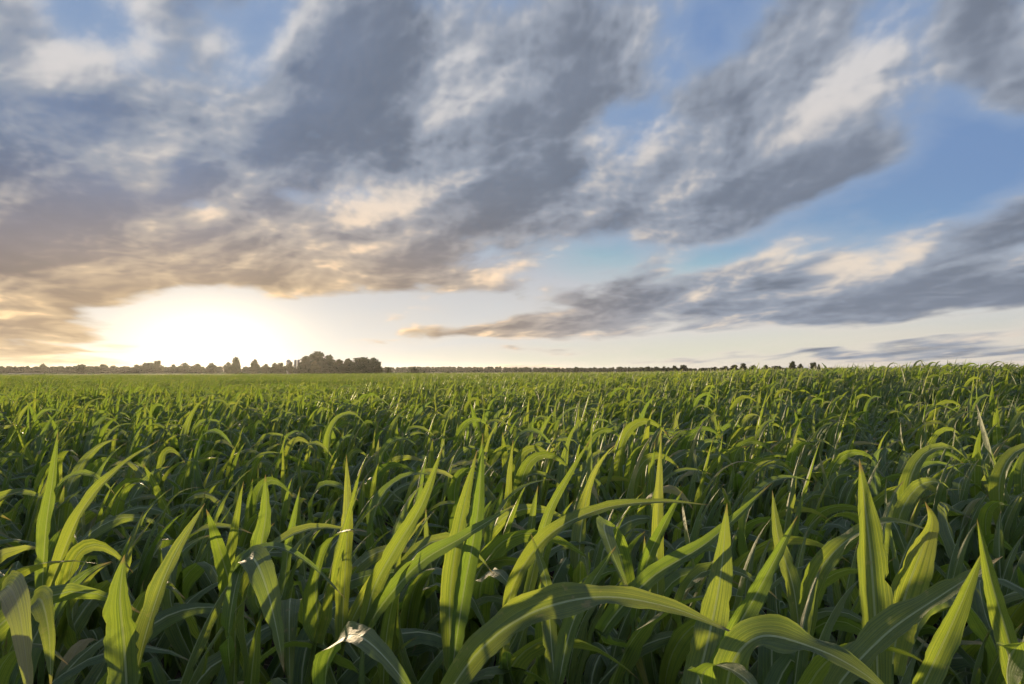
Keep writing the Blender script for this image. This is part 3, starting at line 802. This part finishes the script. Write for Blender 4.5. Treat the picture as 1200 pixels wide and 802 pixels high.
for k in range(int(-260 / ROW), int(260 / ROW)):
    tp = np.arange(-260, 260, 2.0) + rng.uniform(0, 2)
    P.append(tp[:, None] * u + (k * ROW + 0.25) * w)
P = np.vstack(P); rr_ = np.hypot(P[:, 0], P[:, 1]); a_ = np.arctan2(P[:, 0], P[:, 1])
kp = (rr_ >= RMAX) & (rr_ < FAR) & (np.abs(a_) < 0.80)
P = P[kp]; n_ = len(P)
instanced_field('corn_field', 'distant corn crop reaching back to the far field', P, ground_h(P[:, 0], P[:, 1]), np.full(n_, PHI) + np.pi * rng.integers(0, 1, n_),
                rng.uniform(0.90, 1.08, n_) * (1 + 0.12 * vigour(P[:, 0] * 0.5, P[:, 1] * 0.5)), rng.integers(0, 6, n_), row_variants)

# clods and dry litter on the soil between the front rows
V, F_ = [], []; o = 0
cube = np.array([(x, y, z) for x in (-1, 1) for y in (-1, 1) for z in (-1, 1)], float)
cf = np.array([(0, 1, 3, 2), (4, 6, 7, 5), (0, 4, 5, 1), (2, 3, 7, 6), (0, 2, 6, 4), (1, 5, 7, 3)])
for _ in range(2600):
    ra, aa_ = math.sqrt(rng.uniform(1.0, 36)), rng.uniform(-0.8, 0.8)
    x, y = ra * math.sin(aa_), ra * math.cos(aa_)
    s_ = rng.uniform(0.006, 0.026)
    v = cube * rng.uniform(0.6, 1.0, (8, 3)) * s_ * np.array([1, 1, 0.7]) + np.array([x, y, gz(x, y) + s_ * 0.3])
    V.append(v); F_.append(cf + o); o += 8
cl = link('soil_clods', mesh_from('soil_clods', np.vstack(V), np.vstack(F_), MAT_SOIL, smooth=False))
tag(cl, 'crumbly brown soil clods between the corn stalks', 'soil', kind='stuff')
V, F_ = [], []; o = 0
for _ in range(900):
    ra, aa_ = math.sqrt(rng.uniform(1.0, 30)), rng.uniform(-0.8, 0.8)
    x, y = ra * math.sin(aa_), ra * math.cos(aa_)
    l, b_ = rng.uniform(0.03, 0.16), rng.uniform(0.003, 0.009); th = rng.uniform(0, 6.28)
    d_ = np.array([math.cos(th), math.sin(th), rng.normal(0, 0.15)]); e_ = np.array([-math.sin(th), math.cos(th), 0])
    c0 = np.array([x, y, gz(x, y) + 0.03])
    v = [c0 - d_ * l / 2 - e_ * b_, c0 - d_ * l / 2 + e_ * b_, c0 + [0, 0, 0.012] + e_ * b_, c0 + [0, 0, 0.012] - e_ * b_, c0 + d_ * l / 2 + e_ * b_ * .3, c0 + d_ * l / 2 - e_ * b_ * .3]
    V.append(np.array(v)); F_.append(np.array([(0, 1, 2, 3), (3, 2, 4, 5)]) + o); o += 6
lt = link('dry_litter', mesh_from('dry_litter', np.vstack(V), np.vstack(F_), MAT_LITTER))
tag(lt, 'dry straw litter lying on the soil between rows', 'litter', kind='stuff')

# ------------------------------------------------------------------ trees on the horizon
def crown_mesh(kind, seed):
    """unit crown: width 1 (x, y), height 1 (z 0..1), leaf clumps through an uneven volume"""
    g = np.random.default_rng(seed)
    nl = int(g.integers(7, 11))
    lobes = []
    for _ in range(nl):
        th = g.uniform(0, 6.28); rr = g.uniform(0.05, 0.34)
        zz = g.uniform(0.12, 0.80)
        k = 1.0 - 0.30 * max(0, zz - 0.45) / 0.55
        lobes.append((rr * math.cos(th) * k, rr * math.sin(th) * k, zz, g.uniform(0.14, 0.24)))
    lobes.append((0, 0, 0.84, 0.15)); lobes.append((0, 0, 0.5, 0.32)); lobes.append((0, 0, 0.22, 0.34)); lobes.append((0.05, 0, 0.35, 0.34))
    V, F_ = [], []; o = 0
    nq = 1500
    for _ in range(nq):
        lx_, ly_, lz, lr = lobes[int(g.integers(len(lobes)))]
        d = g.normal(0, 1, 3); d /= np.linalg.norm(d)
        rad = lr * g.uniform(0.45, 1.28)
        c = np.array([lx_, ly_, lz]) + d * rad * np.array([1, 1, 0.9])
        if c[2] < 0.02: continue
        s_ = g.uniform(0.024, 0.052)
        nrm = d + g.normal(0, 0.7, 3); nrm /= np.linalg.norm(nrm)
        t1 = np.cross(nrm, [0, 0, 1.0]); t1 /= np.linalg.norm(t1) + 1e-6
        t2 = np.cross(nrm, t1)
        V.append(np.array([c - t1 * s_ - t2 * s_ * .7, c + t1 * s_ * .8 - t2 * s_, c + t1 * s_ + t2 * s_ * .8, c - t1 * s_ * .7 + t2 * s_]))
        F_.append([o, o + 1, o + 2, o + 3]); o += 4
    return np.vstack(V), np.array(F_)
def tube(p0, p1, r0, r1, ns=6):
    p0, p1 = np.array(p0, float), np.array(p1, float); d = p1 - p0; d /= np.linalg.norm(d)
    e = np.cross(d, [0.3, 0.9, 0.1]); e /= np.linalg.norm(e); f = np.cross(d, e)
    V = [p + r_ * (math.cos(2 * math.pi * k / ns) * e + math.sin(2 * math.pi * k / ns) * f) for p, r_ in ((p0, r0), (p1, r1)) for k in range(ns)]
    return np.array(V), np.array([(k, (k + 1) % ns, ns + (k + 1) % ns, ns + k) for k in range(ns)])
def join(parts):
    V, F_ = [], []; o = 0
    for v, f in parts: V.append(v); F_.append(f + o); o += len(v)
    return np.vstack(V), np.vstack(F_)
trunk_v, trunk_f = join([tube((0, 0, -0.05), (0.01, 0, 0.45), 0.035, 0.022), tube((0.01, 0, 0.42), (0.0, 0.02, 0.8), 0.022, 0.006)] +
                        [tube((0.01, 0, 0.22 + 0.09 * k), (0.26 * math.cos(k * 2.1), 0.26 * math.sin(k * 2.1), 0.50 + 0.06 * k), 0.014, 0.004) for k in range(5)])
TRUNK = mesh_from('trunk', trunk_v, trunk_f, MAT_BARK)
CROWNS = {}
for ki in range(3):
    for vi in range(4):
        v, f = crown_mesh(0, 100 + 10 * ki + vi)
        CROWNS[ki, vi] = mesh_from('crown', v, f, MAT_CROWN[ki], smooth=False)
HORIZON_PY = 401 + F * math.tan(PITCH)
def tree(px, top, wpx, dist, kind, var, label, group=None, name='tree', skirt=0.0):
    """px, top and wpx give bearing, height and width of the tree seen at that distance"""
    dh = dist / math.cos(azp(px))
    x, y = math.tan(azp(px)) * dist, dist
    z0 = gz(x, y)
    zt = EYE.z + (HORIZON_PY - top) / F * dist
    h = zt - z0; wd = max(1.18 * wpx / F * dist, (0.85 * h if wpx > 4 else 0))
    root = bpy.data.objects.new(name, None); col.objects.link(root)
    root.location = (x, y, z0); root.scale = (wd, wd, h); root.rotation_euler = (0, 0, (px * 1.7) % 6.28)
    tag(root, label, 'tree', group)
    link('trunk', TRUNK, root); link('crown', CROWNS[kind, var % 4], root)
    return root
G1 = 'trees of the grove beside the silos'
GROVE = [
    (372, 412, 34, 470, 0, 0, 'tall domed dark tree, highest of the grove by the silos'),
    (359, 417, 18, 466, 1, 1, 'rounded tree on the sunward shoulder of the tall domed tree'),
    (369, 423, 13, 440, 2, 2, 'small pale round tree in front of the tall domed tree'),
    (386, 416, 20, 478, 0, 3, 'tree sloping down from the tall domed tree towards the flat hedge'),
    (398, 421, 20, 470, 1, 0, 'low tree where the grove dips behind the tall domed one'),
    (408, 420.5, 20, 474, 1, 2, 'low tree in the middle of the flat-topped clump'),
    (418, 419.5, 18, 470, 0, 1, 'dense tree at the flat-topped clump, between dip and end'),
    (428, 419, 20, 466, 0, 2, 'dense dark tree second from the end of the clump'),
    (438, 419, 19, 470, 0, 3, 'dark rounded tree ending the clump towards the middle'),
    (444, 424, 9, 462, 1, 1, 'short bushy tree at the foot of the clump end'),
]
for g in GROVE: tree(*g, group=G1)
for i_, px in enumerate((352, 364, 378, 392, 402, 413, 423, 433)):
    tree(px, 427.5, 14, 455, 0, i_, 'low bush in the shaded hedge along the foot of the grove', 'bushes along the foot of the grove', 'bush')
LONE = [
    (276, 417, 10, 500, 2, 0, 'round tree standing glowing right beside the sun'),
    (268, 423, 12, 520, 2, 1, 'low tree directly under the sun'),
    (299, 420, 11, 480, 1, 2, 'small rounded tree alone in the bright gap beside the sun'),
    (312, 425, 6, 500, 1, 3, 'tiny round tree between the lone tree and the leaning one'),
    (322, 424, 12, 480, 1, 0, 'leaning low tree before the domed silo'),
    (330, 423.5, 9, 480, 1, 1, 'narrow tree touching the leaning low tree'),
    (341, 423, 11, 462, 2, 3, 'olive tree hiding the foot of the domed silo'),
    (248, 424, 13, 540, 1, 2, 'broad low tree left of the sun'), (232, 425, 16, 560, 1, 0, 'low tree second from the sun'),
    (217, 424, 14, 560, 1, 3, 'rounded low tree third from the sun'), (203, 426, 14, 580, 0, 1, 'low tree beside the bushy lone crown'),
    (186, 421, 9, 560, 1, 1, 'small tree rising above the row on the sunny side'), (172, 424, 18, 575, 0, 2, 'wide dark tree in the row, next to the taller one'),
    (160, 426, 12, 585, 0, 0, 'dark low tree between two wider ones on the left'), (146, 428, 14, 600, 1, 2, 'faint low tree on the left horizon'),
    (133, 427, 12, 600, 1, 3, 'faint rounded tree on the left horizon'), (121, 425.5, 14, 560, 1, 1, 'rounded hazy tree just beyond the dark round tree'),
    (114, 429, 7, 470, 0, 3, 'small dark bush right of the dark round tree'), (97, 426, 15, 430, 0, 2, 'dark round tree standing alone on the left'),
    (79, 429, 9, 560, 0, 0, 'low tree left of the dark round tree'), (51, 425, 7, 600, 1, 3, 'slim tallest tree of the far left row'),
    (43, 428, 10, 600, 1, 1, 'low tree beside the slim one of the far left row'), (33, 427.5, 8, 600, 1, 0, 'small round tree of the far left row'),
    (23, 429.5, 12, 600, 0, 2, 'flat low tree of the far left row'), (10, 429.5, 12, 600, 0, 1, 'low tree at the very left edge'),
    (486, 429.5, 10, 520, 0, 1, 'dark tree standing out of the wood right of the grove'), (455, 430, 9, 560, 1, 0, 'small tree just past the end of the grove'),
    (498, 436.5, 7, 420, 0, 2, 'dark little bush in the pale strip'), (524, 435.5, 7, 420, 0, 3, 'round bush in the pale strip'), (537, 437.5, 6, 400, 0, 0, 'dark bush at the end of the pale strip'),
    (549, 430, 6, 900, 1, 2, 'tree peeping over the wooded skyline in the middle'), (617, 430, 6, 900, 1, 1, 'tree peeping over the skyline past the middle'),
    (675, 430, 8, 700, 0, 3, 'small tree on the skyline right of the middle'),
    (760, 429.5, 9, 600, 0, 0, 'first tree of the small clump right of the middle'), (769, 430, 9, 600, 0, 2, 'low tree inside the small clump right of the middle'),
    (778, 429.5, 8, 600, 0, 1, 'end tree of the small clump right of the middle'), (790, 428.5, 9, 560, 0, 3, 'rounded tree before the paired one on the skyline'),
    (802, 428, 12, 560, 0, 2, 'paired rounded tree, the wider one on the skyline'), (824, 431, 10, 600, 1, 1, 'low faint tree in the skyline gap'),
    (838, 430, 10, 600, 0, 0, 'low tree where the long dark row begins'), (850, 429, 12, 560, 0, 3, 'first full tree of the long dark row'),
    (861, 427.5, 13, 560, 1, 1, 'tallest rounded tree of the long dark row'), (872, 426, 6, 540, 0, 2, 'pointed tree in the long dark row'),
    (883, 428, 11, 560, 0, 0, 'tree after the pointed one in the long dark row'), (897, 428, 12, 560, 0, 1, 'rounded tree late in the long dark row'),
    (912, 429, 13, 560, 0, 2, 'last low tree of the long dark row'), (929, 423.5, 10, 480, 1, 3, 'tall square-topped olive tree over the rise'),
    (938, 426.5, 9, 480, 1, 0, 'lower olive tree leaning on the square-topped one'), (954, 424.5, 8, 480, 1, 1, 'rounded tree standing alone on the rise, last to the right'),
    (960, 427, 3, 480, 0, 2, 'thin pointed sapling beside the last lone tree'),
]
for t_ in LONE: tree(t_[0], t_[1] + (1.3 if t_[0] < 345 else 0.0), *t_[2:], group='trees along the horizon')

# far-off wood that reads as one mass
V, F_ = [], []; o = 0
base_crowns = [crown_mesh(0, 300 + k) for k in range(3)]
g = np.random.default_rng(8)
base_small = []
for v, f in base_crowns:
    sel = g.choice(len(f), 260, replace=False); idx_ = f[sel].ravel()
    vv = v[idx_].reshape(-1, 4, 3); c_ = vv.mean(1, keepdims=True); vv = c_ + (vv - c_) * 2.2
    base_small.append(vv.reshape(-1, 3))
def wood(px0, px1, py, dist, stepx, hj):
    global o
    for px in np.arange(px0, px1, stepx):
        px_ = px + g.normal(0, stepx * 0.4); d_ = dist * g.uniform(0.97, 1.06)
        x, y = math.tan(azp(px_)) * d_, d_
        zt = EYE.z + (HORIZON_PY - (py(px_) + g.normal(0, hj))) / F * d_
        z0 = gz(x, y); wd = g.uniform(8, 13) * d_ / 1000
        v = base_small[int(g.integers(3))] * np.array([wd, wd, zt - z0]) + np.array([x, y, z0])
        V.append(v); F_.append(np.arange(len(v)).reshape(-1, 4) + o); o += len(v)
wood(-60, 345, lambda p: 429.6 + 0.5 * math.sin(p * 0.05), 640, 3.6, 0.5)
wood(440, 760, lambda p: 430.6 + 0.6 * math.sin(p * 0.021), 1000, 2.8, 0.35)
wood(740, 1000, lambda p: 431.4, 900, 3.2, 0.4)
wd_ = link('distant_woodland', mesh_from('distant_woodland', np.vstack(V), np.vstack(F_), MAT_CROWN[0], smooth=False))
tag(wd_, 'far-off woodland forming a low dark line on the horizon', 'woodland', kind='stuff')

# ------------------------------------------------------------------ silos by the grove
def lathe(prof, ns=20):
    V = [(r_ * math.cos(2 * math.pi * k / ns), r_ * math.sin(2 * math.pi * k / ns), z) for r_, z in prof for k in range(ns)]
    F_ = [(i * ns + k, i * ns + (k + 1) % ns, (i + 1) * ns + (k + 1) % ns, (i + 1) * ns + k) for i in range(len(prof) - 1) for k in range(ns)]
    return np.array(V), np.array(F_)
def silo(px, top, wpx, dist, cap, label):
    x, y = math.tan(azp(px)) * dist, dist; z0 = gz(x, y)
    h = EYE.z + (HORIZON_PY - top) / F * dist - z0; rad = wpx / F * dist / 2
    root = bpy.data.objects.new('silo', None); col.objects.link(root); root.location = (x, y, z0)
    tag(root, label, 'silo', 'farm silos beside the grove')
    hc = rad * (1.0 if cap == 'dome' else 0.9)
    prof = [(rad, -0.3)]
    for k in range(8):                                  # hoop bands
        z = (h - hc) * (k + 1) / 8
        prof += [(rad, z - 0.12), (rad * 1.03, z - 0.10), (rad * 1.03, z), (rad, z + 0.001)]
    v, f = lathe(prof); link('wall', mesh_from('silo_wall', v, f, MAT_SILO, smooth=False), root)
    zb = h - hc
    if cap == 'dome': prof = [(rad * 1.04 * math.cos(t), zb + hc * math.sin(t)) for t in np.linspace(0, math.pi / 2 - 0.02, 8)]
    else: prof = [(rad * 1.08, zb), (rad * 0.25, zb + hc * 0.8), (rad * 0.22, zb + hc), (0.01, zb + hc * 1.05)]
    v, f = lathe(prof); link('roof', mesh_from('silo_roof', v, f, MAT_SILOCAP), root)
    v, f = join([tube((rad * 0.3, -rad * 1.02, -0.2), (rad * 0.3, -rad * 1.02, zb), 0.12, 0.12), tube((rad * 0.42, -rad * 1.0, -0.2), (rad * 0.42, -rad * 1.0, zb), 0.12, 0.12)])
    link('ladder', mesh_from('silo_ladder', v, f, MAT_SILOCAP), root)
silo(346.2, 421.5, 3.2, 468, 'cone', 'pale silo with pointed cap, the one nearer the sun of the pair')
silo(350.0, 421.2, 3.2, 470, 'cone', 'pale silo with pointed cap touching the tall domed tree')
silo(338.2, 421.5, 5.2, 482, 'dome', 'grey domed silo rising behind the olive tree')

# ------------------------------------------------------------------ haze
HZ = 3050.0
zmin, zmax = float(gzv.min()) - 1.2, 26.0
bm = bmesh.new(); bmesh.ops.create_cube(bm, size=1.0)
me = bpy.data.meshes.new('haze'); bm.to_mesh(me); bm.free()
hz = link('haze', me); hz.scale = (2 * HZ, 2 * HZ, zmax - zmin); hz.location = (0, 0, (zmax + zmin) / 2)
m, t = new_mat('haze')
pv = N(t, 'ShaderNodeVolumePrincipled'); pv.inputs['Color'].default_value = (0.95, 0.95, 0.95, 1)
pv.inputs['Density'].default_value = 0.00006; pv.inputs['Anisotropy'].default_value = 0.66
ot = N(t, 'ShaderNodeOutputMaterial'); t.links.new(pv.outputs[0], ot.inputs['Volume'])
me.materials.append(m)
tag(hz, 'thin evening haze over the field and the far trees', 'haze', kind='stuff')
